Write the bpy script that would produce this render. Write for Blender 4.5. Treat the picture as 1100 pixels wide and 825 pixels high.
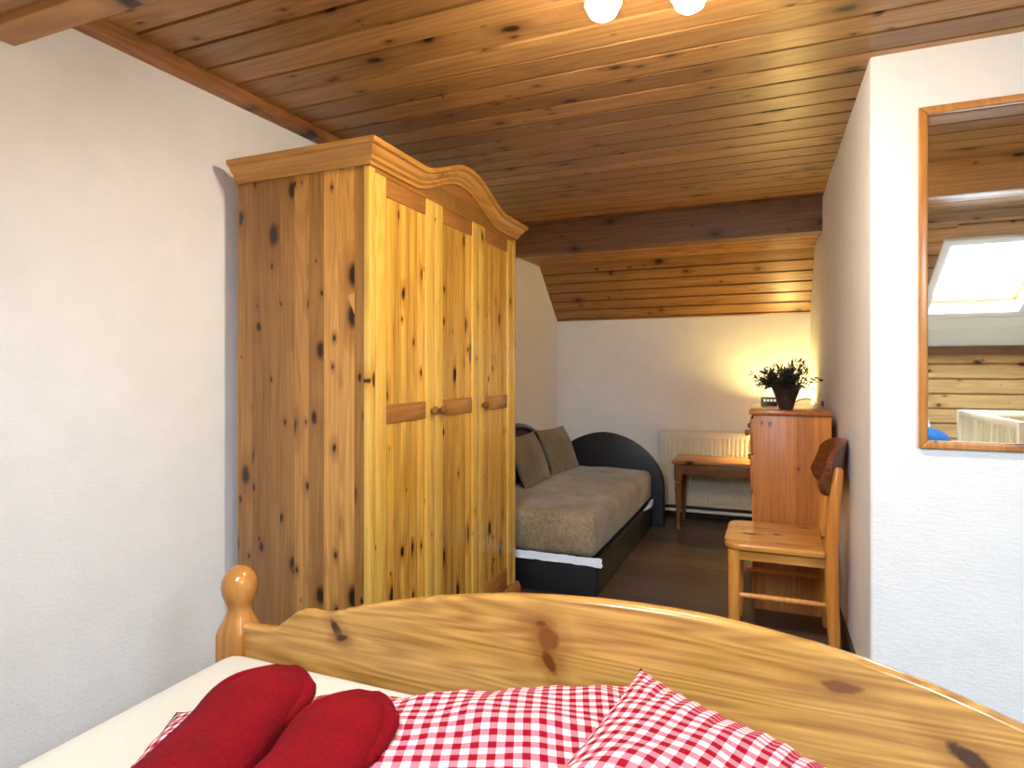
import bpy, bmesh, math, random
from mathutils import Vector, Matrix, noise
random.seed(7)
SC = bpy.context.scene
for o in list(bpy.data.objects): bpy.data.objects.remove(o)
COL = SC.collection
PI = math.pi
R = math.radians

# ------------------------------------------------------------ camera
cam = bpy.data.cameras.new('camera'); cam_o = bpy.data.objects.new('camera', cam); COL.objects.link(cam_o)
cam.sensor_fit = 'HORIZONTAL'; cam.sensor_width = 36
cam.lens = 36*670/1100
cam.shift_y = -(412.5-400)/1100
cam.clip_start = 0.02
cam_o.location = (0, 0, 1.2); cam_o.rotation_euler = (PI/2, 0, R(22.5))
SC.camera = cam_o
# ------------------------------------------------------------ light and exposure
SKY = 78.0; BULB = 600.0; LAMP = 1150.0
w = bpy.data.worlds.new('sky'); SC.world = w; w.use_nodes = True
bg = w.node_tree.nodes['Background']; bg.inputs[0].default_value = (0.64, 0.81, 1.0, 1); bg.inputs[1].default_value = SKY
SC.view_settings.view_transform = 'Standard'; SC.view_settings.look = 'None'
SC.view_settings.gamma = 1; SC.view_settings.use_curve_mapping = False
SC.view_settings.exposure = 0.05
# roof slope over the bed: z = 2.14-.544*(.56-Y)
SL = 0.544; SX0, SX1, SY0, SY1 = 1.04, 1.58, -0.37, 0.30
def slope_z(y): return 2.14 - SL*(0.56-y)
SKYLIGHTS = [(SX0, SX1), (-0.78, -0.36)]  # the second opening is added, unseen, to brighten the left wall
for px0, px1 in SKYLIGHTS:
    pl = bpy.data.lights.new('skylight_portal', 'AREA'); pl.shape = 'RECTANGLE'; pl.cycles.is_portal = True
    pl.size = px1-px0; pl.size_y = (SY1-SY0)/math.cos(math.atan(SL))
    po = bpy.data.objects.new('skylight_portal', pl); COL.objects.link(po)
    po.location = ((px0+px1)/2, (SY0+SY1)/2-0.06, slope_z((SY0+SY1)/2)+0.10); po.rotation_euler = (math.atan(SL), 0, 0)

# ------------------------------------------------------------ materials
def srgb(r, g, b):
    f = lambda c: (c/255/12.92 if c/255 <= .04045 else ((c/255+.055)/1.055)**2.4)
    return (f(r), f(g), f(b), 1)
class NT:
    def __init__(s, name):
        s.m = bpy.data.materials.new(name); s.m.use_nodes = True
        s.t = s.m.node_tree; s.b = s.t.nodes['Principled BSDF']
    def n(s, kind, **kw):
        x = s.t.nodes.new(kind)
        for k, v in kw.items(): setattr(x, k, v)
        return x
    def put(s, sock, v):
        if isinstance(v, bpy.types.NodeSocket): s.t.links.new(v, sock)
        elif v is not None: sock.default_value = v
    def math(s, op, a, b=None, c=None, clamp=False):
        x = s.n('ShaderNodeMath', operation=op); x.use_clamp = clamp
        s.put(x.inputs[0], a); s.put(x.inputs[1], b)
        if c is not None: s.put(x.inputs[2], c)
        return x.outputs[0]
    def mix(s, f, a, b, bt='MIX'):
        x = s.n('ShaderNodeMix', data_type='RGBA', blend_type=bt)
        s.put(x.inputs[0], f); s.put(x.inputs[6], a); s.put(x.inputs[7], b)
        return x.outputs[2]
    def vec(s, a, b, c):
        x = s.n('ShaderNodeCombineXYZ'); s.put(x.inputs[0], a); s.put(x.inputs[1], b); s.put(x.inputs[2], c); return x.outputs[0]
    def noise(s, v, scale, detail=3, rough=.5):
        x = s.n('ShaderNodeTexNoise'); s.put(x.inputs['Vector'], v); x.inputs['Scale'].default_value = scale
        x.inputs['Detail'].default_value = detail; x.inputs['Roughness'].default_value = rough
        return x.outputs[0]
    def mr(s, v, a, b, c=0., d=1.):
        x = s.n('ShaderNodeMapRange'); s.put(x.inputs[0], v)
        for i, q in enumerate((a, b, c, d)): x.inputs[i+1].default_value = q
        return x.outputs[0]
    def bump(s, h, strength, dist=.01):
        x = s.n('ShaderNodeBump'); x.inputs['Strength'].default_value = strength; x.inputs['Distance'].default_value = dist
        s.put(x.inputs['Height'], h); s.put(s.b.inputs['Normal'], x.outputs[0])
    def obj(s):
        x = s.n('ShaderNodeTexCoord'); return x.outputs['Object']

def wood(name, light, dark, along, across, plank=0., knots=.5, kr=.12, ks=7., rough=.35, seed=0., var=.35, spec=.5, gs=1., kcol=(40, 18, 8), seam=0., ring=.14, placed=()):
    N = NT(name)
    sp = N.n('ShaderNodeSeparateXYZ'); N.put(sp.inputs[0], N.obj())
    ax = {'x': 0, 'y': 1, 'z': 2}; depth = [k for k in 'xyz' if k not in (along, across)][0]
    l, a, d = (sp.outputs[ax[k]] for k in (along, across, depth))
    info = N.n('ShaderNodeObjectInfo').outputs['Random']
    l = N.math('ADD', l, N.math('MULTIPLY', info, 13.))
    rnd = None
    if plank:
        wob = N.math('ADD', N.math('DIVIDE', a, plank), seed)
        idx = N.math('FLOOR', wob)
        wn = N.n('ShaderNodeTexWhiteNoise', noise_dimensions='1D'); N.put(wn.inputs['W'], idx)
        rnd = wn.outputs['Value']
        l = N.math('ADD', l, N.math('MULTIPLY', rnd, 9.))
    l = N.math('ADD', l, seed*3.1)
    g1 = N.noise(N.vec(N.math('MULTIPLY', a, 70.*gs), N.math('MULTIPLY', l, 2.2*gs), N.math('MULTIPLY', d, 20.)), 1., 5, .6)
    big = N.noise(N.vec(N.math('MULTIPLY', a, 7.*gs), N.math('MULTIPLY', l, .55*gs), N.math('MULTIPLY', d, 4.)), 1., 2, .5)
    rings = N.mr(N.math('SINE', N.math('MULTIPLY', big, 110.)), -1., 1.)
    f = N.math('ADD', N.math('MULTIPLY', g1, .8), N.math('MULTIPLY', rings, ring))
    f = N.mr(f, .25, .85)
    col = N.mix(f, light, dark)
    if plank:
        k = N.mr(rnd, 0., 1., 1.-var, 1.+var*.6)
        col = N.mix(1., col, N.vec(k, N.math('POWER', k, 1.1), N.math('POWER', k, 1.2)), 'MULTIPLY')
        if seam:
            fr = N.math('ABSOLUTE', N.math('SUBTRACT', N.math('FRACT', wob), .5))
            col = N.mix(N.mr(fr, .5-seam/plank, .5), col, dark)
    if knots > 0:
        wv = N.noise(N.vec(N.math('MULTIPLY', a, 38.), N.math('MULTIPLY', l, 22.), 0.), 1., 3, .6)
        wv = N.math('SUBTRACT', wv, .5)
        for (sc_, rr_, on_, sd) in ((ks, kr, knots, 0.), (ks*2.1, kr*.75, knots*.35, 31.)):
            v = N.n('ShaderNodeTexVoronoi'); v.feature = 'F1'; v.voronoi_dimensions = '2D'
            N.put(v.inputs['Vector'], N.vec(N.math('MULTIPLY_ADD', a, sc_, N.math('MULTIPLY', wv, .10)), N.math('MULTIPLY_ADD', l, sc_*.52, sd), 0.))
            v.inputs['Scale'].default_value = 1.
            cs = N.n('ShaderNodeSeparateXYZ'); N.put(cs.inputs[0], v.outputs['Color'])
            rad = N.math('MULTIPLY', N.mr(N.math('POWER', cs.outputs[0], 1.6), 0., 1., .35, 1.35), rr_)
            on = N.math('GREATER_THAN', cs.outputs[1], 1.-on_)
            q = N.math('DIVIDE', N.math('ADD', v.outputs['Distance'], N.math('MULTIPLY', wv, .10)), rad)
            halo = N.math('MULTIPLY', N.mr(q, 1., 3.6, .75, 0.), on)
            core = N.math('MULTIPLY', N.mr(q, .6, 1.25, 1., 0.), on)
            col = N.mix(halo, col, dark); col = N.mix(core, col, srgb(*kcol))
    if placed:
        a0, l0 = (sp.outputs[ax[k]] for k in (across, along))
        wv = N.math('MULTIPLY', N.math('SUBTRACT', N.noise(N.obj(), 34., 4, .6), .5), 1.5)
        for (pl_, pa_, rl_, ra_, ang, kc_) in placed:
            u = N.math('SUBTRACT', l0, pl_); v = N.math('SUBTRACT', a0, pa_); cs_, sn_ = math.cos(R(ang)), math.sin(R(ang))
            p = N.math('DIVIDE', N.math('ADD', N.math('MULTIPLY', u, cs_), N.math('MULTIPLY', v, sn_)), rl_)
            q_ = N.math('DIVIDE', N.math('SUBTRACT', N.math('MULTIPLY', v, cs_), N.math('MULTIPLY', u, sn_)), ra_)
            d2 = N.math('ADD', N.math('SQRT', N.math('ADD', N.math('MULTIPLY', p, p), N.math('MULTIPLY', q_, q_))), wv)
            col = N.mix(N.mr(d2, .9, 3.2, .6, 0.), col, dark); col = N.mix(N.mr(d2, .7, 1.15, .95, 0.), col, srgb(*kc_))
    N.put(N.b.inputs['Base Color'], col); N.b.inputs['Roughness'].default_value = rough
    N.b.inputs['Specular IOR Level'].default_value = spec
    N.bump(g1, .08, .002)
    return N.m

def plain(name, c, rough=.5, metal=0., nz=.08, scale=30., bump=0., spec=.5):
    N = NT(name)
    h = N.noise(N.obj(), scale, 4, .6)
    N.put(N.b.inputs['Base Color'], N.mix(N.mr(h, .3, .7), tuple(x*(1-nz) for x in c[:3])+(1,), tuple(min(1, x*(1+nz)) for x in c[:3])+(1,)))
    N.b.inputs['Roughness'].default_value = rough; N.b.inputs['Metallic'].default_value = metal
    N.b.inputs['Specular IOR Level'].default_value = spec
    if bump: N.bump(h, bump, .005)
    return N.m

def plaster(name, c, amount=.35):
    N = NT(name); o = N.obj()
    h1 = N.noise(o, 95., 5, .65); h2 = N.noise(o, 9., 3, .5)
    mp = N.n('ShaderNodeMapping'); N.put(mp.inputs[0], o); mp.inputs['Scale'].default_value = (30, 30, 130)
    h3 = N.noise(mp.outputs[0], 1., 3)
    N.put(N.b.inputs['Base Color'], N.mix(N.mr(h2, .3, .7), c, tuple(x*.96 for x in c[:3])+(1,)))
    N.b.inputs['Roughness'].default_value = .9; N.b.inputs['Specular IOR Level'].default_value = .2
    N.bump(N.math('ADD', h1, N.math('MULTIPLY', h3, .8)), amount, .006)
    return N.m

def emit(name, c, s):
    m = bpy.data.materials.new(name); m.use_nodes = True; t = m.node_tree
    t.nodes.remove(t.nodes['Principled BSDF']); e = t.nodes.new('ShaderNodeEmission')
    e.inputs[0].default_value = c; e.inputs[1].default_value = s
    t.links.new(e.outputs[0], t.nodes['Material Output'].inputs[0]); return m

def fabric(name, c1, c2, scale=60., rough=.95, bump=.4, sheen=.3, big=4.):
    N = NT(name); o = N.obj()
    h = N.noise(o, scale, 5, .7); g = N.noise(o, big, 3)
    N.put(N.b.inputs['Base Color'], N.mix(N.mr(N.math('ADD', N.math('MULTIPLY', h, .6), N.math('MULTIPLY', g, .5)), .35, .75), c1, c2))
    N.b.inputs['Roughness'].default_value = rough; N.b.inputs['Specular IOR Level'].default_value = .15
    N.b.inputs['Sheen Weight'].default_value = sheen; N.b.inputs['Sheen Roughness'].default_value = .4
    N.bump(h, bump, .006); return N.m

def gingham(name, p=.0245):
    N = NT(name); u = N.n('ShaderNodeUVMap'); u.uv_map = 'UVMap'
    sp = N.n('ShaderNodeSeparateXYZ'); N.put(sp.inputs[0], u.outputs[0])
    st = lambda s: N.mr(N.math('ABSOLUTE', N.math('SUBTRACT', N.math('FRACT', N.math('DIVIDE', s, p)), .5)), .235, .265)
    f = N.math('MULTIPLY', N.math('ADD', st(sp.outputs[0]), st(sp.outputs[1])), .5)
    rp = N.n('ShaderNodeValToRGB'); N.put(rp.inputs[0], f)
    rp.color_ramp.elements[0].color = srgb(222, 212, 200); rp.color_ramp.elements[1].color = srgb(138, 6, 22)
    e = rp.color_ramp.elements.new(.5); e.color = srgb(202, 108, 116)
    N.put(N.b.inputs['Base Color'], rp.outputs[0]); N.b.inputs['Roughness'].default_value = .9
    N.b.inputs['Specular IOR Level'].default_value = .15
    N.bump(N.noise(u.outputs[0], 900., 2), .15, .001); return N.m

M = {}
# knots of the footboard: along, across (from the bed's base point), radii, tilt, colour
PLACED = [(-.985+.29, .57, .028, .011, -52, (48, 22, 10)), (-.968+.29, .55, .018, .008, 20, (48, 22, 10)), (-.45+.29, .665, .012, .006, 0, (40, 18, 8)), (-.437+.29, .635, .022, .03, 20, (120, 62, 26)), (-.432+.29, .585, .012, .03, 30, (100, 50, 22)), (.117+.29, .64, .035, .010, 0, (110, 62, 32)), (.312+.29, .552, .042, .014, -35, (52, 26, 16))]
M['wall'] = plaster('white_plaster', srgb(243, 240, 237))
M['ceil'] = wood('ceiling_planks', srgb(190, 140, 82), srgb(112, 72, 34), 'x', 'y', plank=.13, knots=.42, kr=.10, ks=7., rough=.33, seed=.23, var=.30, gs=.8)
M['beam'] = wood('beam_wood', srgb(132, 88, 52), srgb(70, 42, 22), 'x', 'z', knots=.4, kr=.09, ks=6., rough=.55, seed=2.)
M['beamlit'] = wood('lit_beam_wood', srgb(206, 150, 88), srgb(150, 98, 48), 'x', 'z', knots=.3, kr=.09, ks=6., rough=.5, seed=2.6)  # paler than the other beams: light falling on it is painted in
M['batten'] = wood('batten_wood', srgb(178, 118, 66), srgb(105, 60, 28), 'y', 'z', knots=.2, rough=.5, seed=3.)
M['knee'] = wood('knee_wall_planks', srgb(226, 188, 126), srgb(176, 126, 70), 'x', 'z', plank=.115, knots=.35, kr=.09, rough=.45, seed=.6, var=.15)
M['floor'] = wood('dark_floor_boards', srgb(104, 84, 70), srgb(40, 30, 24), 'x', 'y', plank=.16, knots=0, rough=.38, seed=.1, var=.5, seam=.003)
M['skirt'] = wood('dark_skirting_wood', srgb(80, 55, 40), srgb(45, 28, 20), 'y', 'z', knots=0, rough=.5)
M['side'] = wood('wardrobe_side_pine', srgb(208, 150, 76), srgb(142, 88, 36), 'z', 'x', plank=.066, knots=.55, kr=.15, ks=8.5, rough=.36, seed=.4, var=.42, seam=.0012)
M['doorw'] = wood('wardrobe_door_pine', srgb(232, 178, 76), srgb(172, 108, 30), 'z', 'y', plank=.0415, knots=.45, kr=.14, ks=8., rough=.25, seed=.15, var=.30)
M['stile'] = wood('wardrobe_stile_pine', srgb(236, 190, 90), srgb(192, 134, 46), 'z', 'y', knots=.25, kr=.09, ks=8., rough=.3, seed=5.)
M['rail'] = wood('wardrobe_rail_pine', srgb(178, 116, 54), srgb(130, 78, 30), 'y', 'z', knots=.25, kr=.1, ks=8., rough=.33, seed=6.)
M['crown'] = wood('wardrobe_crown_pine', srgb(204, 144, 66), srgb(150, 94, 34), 'y', 'z', knots=.25, kr=.1, ks=8., rough=.33, seed=7.)
M['crownx'] = wood('wardrobe_crown_side_pine', srgb(206, 148, 68), srgb(154, 96, 36), 'x', 'z', knots=.25, kr=.1, ks=8., rough=.33, seed=7.4)
M['bedx'] = wood('bed_footboard_pine', srgb(204, 150, 76), srgb(126, 76, 28), 'x', 'z', knots=0, rough=.24, seed=1.35, gs=1.25, ring=.2, placed=PLACED)
M['bedz'] = wood('bed_post_pine', srgb(198, 134, 64), srgb(146, 86, 34), 'z', 'x', knots=0, rough=.2, seed=9., gs=.6)
M['bedy'] = wood('bed_rail_pine', srgb(218, 156, 82), srgb(168, 104, 44), 'y', 'z', knots=.3, rough=.25, seed=9.)
M['chest'] = wood('chest_side_pine', srgb(216, 140, 72), srgb(166, 92, 42), 'z', 'x', plank=.075, knots=0, rough=.36, seed=.7, var=.22, placed=[(.938, -.10, .013, .008, 15, (60, 24, 10)), (.942, -.137, .009, .005, 0, (70, 30, 14)), (.72, .03, .010, .006, 0, (110, 50, 22))])
M['chestf'] = wood('chest_front_pine', srgb(186, 112, 60), srgb(136, 72, 34), 'y', 'z', knots=.2, rough=.36, seed=4.)
M['chestt'] = wood('chest_top_pine', srgb(190, 118, 66), srgb(140, 78, 38), 'y', 'x', knots=.2, rough=.22, seed=4.4)
M['chairz'] = wood('chair_leg_beech', srgb(222, 152, 72), srgb(186, 112, 44), 'z', 'x', knots=0, rough=.28, seed=11.)
M['chairx'] = wood('chair_seat_pine', srgb(228, 164, 80), srgb(182, 112, 46), 'x', 'y', plank=.09, knots=.3, kr=.12, ks=7., rough=.22, seed=.8, var=.12)
M['chairb'] = wood('chair_back_brown_wood', srgb(120, 68, 38), srgb(78, 38, 20), 'y', 'z', knots=.25, rough=.25, seed=12.)
M['tabx'] = wood('table_pine', srgb(196, 140, 72), srgb(140, 92, 42), 'x', 'y', knots=.2, rough=.3, seed=13.)
M['tabz'] = wood('table_leg_pine', srgb(150, 104, 58), srgb(104, 66, 34), 'z', 'x', knots=0, rough=.35, seed=14.)
M['mframe'] = wood('mirror_frame_pine', srgb(206, 142, 70), srgb(158, 96, 40), 'z', 'x', knots=.2, rough=.3, seed=15.)
M['sheet'] = fabric('cream_sheet', srgb(214, 202, 184), srgb(205, 192, 172), 140., .95, .06, .1, 2.)
M['red'] = fabric('red_terry', srgb(80, 0, 6), srgb(136, 1, 10), 160., .95, .5, .0, 9.)
M['ging'] = gingham('red_gingham_cotton')
M['grey'] = fabric('grey_brown_chenille', srgb(108, 94, 74), srgb(172, 154, 124), 55., .95, .5, .3, 5.)
M['cush'] = fabric('grey_brown_cushion_cloth', srgb(104, 92, 76), srgb(142, 128, 104), 75., .95, .4, .3, 6.)
M['black'] = plain('black_faux_leather', srgb(24, 23, 26), .38, bump=.1, scale=150.)
M['blackg'] = plain('glossy_black_band', srgb(70, 68, 66), .18)
M['white'] = plain('white_paint', srgb(238, 236, 230), .4, nz=.02)
M['rad'] = plain('cream_radiator_paint', srgb(228, 220, 198), .4, nz=.03)
M['wsheet'] = fabric('white_sheet_cloth', srgb(232, 234, 244), srgb(214, 218, 232), 90., .9, .1, .1)
M['pot'] = plain('mottled_dark_pot', srgb(48, 40, 34), .35, nz=.75, scale=30.)
M['leaf'] = plain('dark_dry_leaves', srgb(30, 30, 18), .7, nz=.35, scale=40.)
M['flower'] = plain('dark_purple_flower', srgb(52, 40, 52), .8, nz=.3, scale=60., bump=.4)
M['dplastic'] = plain('dark_plastic', srgb(34, 32, 30), .4)
M['brass'] = plain('aged_brass', srgb(150, 120, 70), .35, metal=.9)
M['knob'] = wood('knob_pine', srgb(140, 92, 44), srgb(96, 58, 26), 'z', 'x', knots=0, rough=.22, seed=3.3)
M['bulb'] = emit('bulb_glow', (1., .88, .67, 1), BULB)
M['lampbulb'] = emit('lamp_bulb_glow', (1., .73, .24, 1), LAMP)
M['lcd'] = emit('clock_digits_glow', (1., .9, .6, 1), .8)
M['chrome'] = plain('brushed_metal', srgb(190, 186, 178), .25, metal=1.)
M['blue'] = fabric('blue_quilted_cloth', srgb(24, 60, 104), srgb(52, 104, 160), 60., .9, .4, .2, 10.)
M['cream'] = plain('cream_cot_paint', srgb(236, 224, 190), .4, nz=.03)
def shade_mat():
    N = NT('cream_lamp_shade'); N.b.inputs['Base Color'].default_value = srgb(240, 226, 190); N.b.inputs['Roughness'].default_value = .9
    tr = N.n('ShaderNodeBsdfTranslucent'); tr.inputs[0].default_value = srgb(240, 220, 170); x = N.n('ShaderNodeMixShader'); x.inputs[0].default_value = .3
    out = N.t.nodes['Material Output']; N.t.links.new(N.b.outputs[0], x.inputs[1]); N.t.links.new(tr.outputs[0], x.inputs[2]); N.t.links.new(x.outputs[0], out.inputs[0]); return N.m
M['shade'] = shade_mat()
def mirror_mat():
    N = NT('mirror_silver'); N.b.inputs['Metallic'].default_value = 1.; N.b.inputs['Roughness'].default_value = 0.02
    N.b.inputs['Base Color'].default_value = (.9, .91, .9, 1); return N.m
M['mirror'] = mirror_mat()
def pane_mat():
    m = bpy.data.materials.new('window_pane_glass'); m.use_nodes = True; t = m.node_tree; t.nodes.remove(t.nodes['Principled BSDF'])
    a = t.nodes.new('ShaderNodeBsdfTransparent'); a.inputs[0].default_value = (.95, .97, .97, 1); b = t.nodes.new('ShaderNodeBsdfGlossy'); b.inputs['Roughness'].default_value = .03
    x = t.nodes.new('ShaderNodeMixShader'); x.inputs[0].default_value = .05
    t.links.new(a.outputs[0], x.inputs[1]); t.links.new(b.outputs[0], x.inputs[2])
    t.links.new(x.outputs[0], t.nodes['Material Output'].inputs[0]); return m
M['pane'] = pane_mat()

# ------------------------------------------------------------ mesh helpers
class MB:
    def __init__(s): s.bm = bmesh.new(); s.uv = None
    def add(s, vs, fs, smooth=False):
        bv = [s.bm.verts.new(v) for v in vs]
        for f in fs:
            try:
                q = s.bm.faces.new([bv[i] for i in f]); q.smooth = smooth
            except ValueError: pass
        return bv
    def box(s, x0, x1, y0, y1, z0, z1, bev=0., seg=2):
        t = bmesh.new(); bmesh.ops.create_cube(t, size=1)
        for v in t.verts:
            v.co = Vector(((x0+x1)/2+v.co.x*(x1-x0), (y0+y1)/2+v.co.y*(y1-y0), (z0+z1)/2+v.co.z*(z1-z0)))
        if bev: bmesh.ops.bevel(t, geom=t.edges[:], offset=bev, segments=seg, affect='EDGES', profile=.5)
        s.merge(t, bev > 0); return s
    def merge(s, t, smooth=False):
        t.verts.index_update()
        s.add([v.co.copy() for v in t.verts], [[v.index for v in f.verts] for f in t.faces], smooth); t.free()
    def lathe(s, prof, c=(0, 0, 0), n=24, axis='z', smooth=True):
        vs, fs = [], []
        for (r, h) in prof:
            for k in range(n):
                a = 2*PI*k/n; p = (r*math.cos(a), r*math.sin(a), h)
                if axis == 'x': p = (p[2], p[0], p[1])
                if axis == 'y': p = (p[1], p[2], p[0])
                vs.append((c[0]+p[0], c[1]+p[1], c[2]+p[2]))
        for i in range(len(prof)-1):
            for k in range(n):
                a, b = i*n+k, i*n+(k+1) % n; fs.append((a, b, b+n, a+n))
        fs.append(tuple(range(n-1, -1, -1))); fs.append(tuple((len(prof)-1)*n+k for k in range(n)))
        s.add(vs, fs, smooth); return s
    def tube(s, pts, r, n=8, smooth=True):
        pts = [Vector(p) for p in pts]; rs = r if isinstance(r, (list, tuple)) else [r]*len(pts)
        vs, fs = [], []
        u = None
        for i, p in enumerate(pts):
            d = (pts[min(i+1, len(pts)-1)]-pts[max(i-1, 0)]).normalized()
            if u is None: u = d.orthogonal()
            u = (u-d*u.dot(d)).normalized(); v = d.cross(u)
            for k in range(n):
                a = 2*PI*k/n; vs.append(p+(u*math.cos(a)+v*math.sin(a))*rs[i])
        for i in range(len(pts)-1):
            for k in range(n):
                a, b = i*n+k, i*n+(k+1) % n; fs.append((a, b, b+n, a+n))
        fs.append(tuple(range(n-1, -1, -1))); fs.append(tuple((len(pts)-1)*n+k for k in range(n)))
        s.add(vs, fs, smooth); return s
    def prism(s, out, axis, a0, a1, bev=0., seg=2):
        """out: 2D outline; axis 'x': (y,z)  'y': (x,z)  'z': (x,y)"""
        t = bmesh.new()
        def P(p, h): return {'x': (h, p[0], p[1]), 'y': (p[0], h, p[1]), 'z': (p[0], p[1], h)}[axis]
        A = [t.verts.new(P(p, a0)) for p in out]; B = [t.verts.new(P(p, a1)) for p in out]; n = len(out)
        fa = t.faces.new(A); fb = t.faces.new(B)
        for i in range(n): t.faces.new((A[i], A[(i+1) % n], B[(i+1) % n], B[i]))
        bmesh.ops.recalc_face_normals(t, faces=t.faces[:])
        if bev:
            es = list(fa.edges)+list(fb.edges)
            bmesh.ops.bevel(t, geom=es, offset=bev, segments=seg, affect='EDGES', profile=.5)
        s.merge(t, False); return s
    def build(s, name, mat, parent=None, smooth=None, loc=None, autosmooth=True):
        bmesh.ops.recalc_face_normals(s.bm, faces=s.bm.faces[:])
        me = bpy.data.meshes.new(name); s.bm.to_mesh(me); s.bm.free()
        if smooth is not None:
            for p in me.polygons: p.use_smooth = smooth
        if autosmooth and smooth is not False:
            for p in me.polygons: p.use_smooth = True
            try: me.set_sharp_from_angle(angle=R(38))
            except Exception: pass
        o = bpy.data.objects.new(name, me); me.materials.append(mat); COL.objects.link(o)
        if parent: o.parent = parent
        if loc: o.location = loc
        return o

def empty(name, loc, rz=0.):
    o = bpy.data.objects.new(name, None); COL.objects.link(o); o.location = loc; o.rotation_euler = (0, 0, rz); o.empty_display_size = .1; return o
def tag(o, label, cat, group=None):
    o['label'] = label; o['category'] = cat
    if group: o['group'] = group
    return o
def struct(o): o['kind'] = 'structure'; return o
def grid_obj(name, fn, nu, nv, mat, parent=None, uvf=None, wrap_u=False, thick=0., loc=None):
    """surface from fn(u,v), u,v in 0..1"""
    vs = [fn(i/nu, j/nv) for i in range(nu+1) for j in range(nv+1)]
    fs = [(i*(nv+1)+j, (i+1)*(nv+1)+j, (i+1)*(nv+1)+j+1, i*(nv+1)+j+1) for i in range(nu) for j in range(nv)]
    me = bpy.data.meshes.new(name); me.from_pydata(vs, [], fs); me.materials.append(mat)
    for p in me.polygons: p.use_smooth = True
    o = bpy.data.objects.new(name, me); COL.objects.link(o)
    if parent: o.parent = parent
    if loc: o.location = loc
    return o

# ------------------------------------------------------------ room shell
H = 2.295
def xl(y): return -1.95+.041*(y-1.5)           # left wall
def xr(y): return .321-.011*(y-2.48)           # right wall of the sleeping nook
YM, YE, YK, XE = 2.48, 5.40, -0.80, 2.7
NF0, NF1 = .56, 1.0                            # low flat strip by the near beam
m = MB().box(-2.2, 2.9, -1., 5.6, -.06, 0); struct(m.build('floor', M['floor'], smooth=False, autosmooth=False))
def wall_slab(name, p, q, z0, z1, nx, ny, t=.10, mat='wall', rnd=0.):
    b = MB(); (x0, y0), (x1, y1) = p, q
    vs = [(x0, y0, z0), (x1, y1, z0), (x1, y1, z1), (x0, y0, z1), (x0+nx*t, y0+ny*t, z0), (x1+nx*t, y1+ny*t, z0), (x1+nx*t, y1+ny*t, z1), (x0+nx*t, y0+ny*t, z1)]
    b.add(vs, [(0, 1, 2, 3), (7, 6, 5, 4), (0, 3, 7, 4), (1, 5, 6, 2), (0, 4, 5, 1), (3, 2, 6, 7)])
    return struct(b.build(name, M[mat], smooth=False, autosmooth=False))
# left wall follows the roof line: outline prism, sheared to the slightly skewed wall
b = MB()
out = [(YK-.12, 0), (YE+.1, 0), (YE+.1, 2.4), (YK-.12, 2.4)]
vs = [(xl(y), y, z) for y, z in out]+[(xl(y)-.1, y, z) for y, z in out]
b.add(vs, [(0, 1, 2, 3), (7, 6, 5, 4), (0, 3, 7, 4), (1, 5, 6, 2), (0, 4, 5, 1), (3, 2, 6, 7)])
struct(b.build('wall_left', M['wall'], smooth=False, autosmooth=False))
wall_slab('wall_far', (xl(YE)-.1, YE), (xr(YE)+.3, YE), 0, 2.3, 0, 1)
# partition block: nook's right wall and mirror wall share a softly rounded corner
b = MB()
rc = .012; out = [(xr(YE+.05), YE+.05)]
out += [(xr(YM)+rc-rc*math.cos(a), YM+rc-rc*math.sin(a)) for a in [i*PI/2/5 for i in range(6)]]
out += [(XE+.1, YM), (XE+.1, YM+.12), (xr(YM)+.14, YM+.12), (xr(YE)+.14, YE+.05)]
b.prism(out, 'z', 0, 2.42)
struct(b.build('wall_right', M['wall']))
wall_slab('wall_east', (XE, YK-.1), (XE, YM+.05), 0, 2.45, 1, 0)

def plank_profile(p0, p1, pitch, up, start=0., gw=.0075, gd=.03):
    """polyline from p0 to p1 (y,z) with V grooves each pitch, 'up' = unit vector away from the room"""
    p0, p1 = Vector(p0), Vector(p1); L = (p1-p0).length; d = (p1-p0)/L; up = Vector(up); pts = [p0]; s = start if start > .02 else pitch
    while s < L-.012:
        for ds, dd in ((-gw, 0), (-gw*.75, gd), (gw*.75, gd), (gw, 0)): pts.append(p0+d*(s+ds)+up*dd)
        s += pitch
    pts.append(p1); return pts
def extrude_profile(name, pts, x0, x1, mat, up, t=.05):
    b = MB(); n = len(pts); up = Vector(up)
    vs = [(x0, p.x, p.y) for p in pts]+[(x1, p.x, p.y) for p in pts]
    vs += [(x0, (p+up*t).x, (p+up*t).y) for p in (pts[0], pts[-1])]+[(x1, (p+up*t).x, (p+up*t).y) for p in (pts[0], pts[-1])]
    fs = [(i, i+1, n+i+1, n+i) for i in range(n-1)]
    fs += [(2*n, 2*n+1, 2*n+3, 2*n+2), (0, n, 2*n+2, 2*n), (n-1, 2*n+1, 2*n+3, 2*n-1)]
    b.add(vs, fs); return b.build(name, mat, smooth=False, autosmooth=False)
PX0, PX1 = -2.15, XE+.1
PW = .13
struct(extrude_profile('ceiling', plank_profile((1.04, H), (4.42, H), PW, (0, 1), start=.13*9-1.04-.13*.23+.0), PX0, PX1, M['ceil'], (0, 1)))
struct(extrude_profile('ceiling_near', plank_profile((NF0, 2.14), (1.03, 2.14), PW, (0, 1)), PX0, PX1, M['ceil'], (0, 1)))
struct(extrude_profile('ceiling_far', plank_profile((4.42, 2.098), (4.97, 2.098), .11, (0, 1)), PX0, .6, M['ceil'], (0, 1)))
sq = .70710678
struct(extrude_profile('ceiling_far_slope', plank_profile((4.97, 2.098), (5.46, 1.60), .098, (sq, sq)), PX0, .6, M['ceil'], (sq, sq)))
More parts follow.
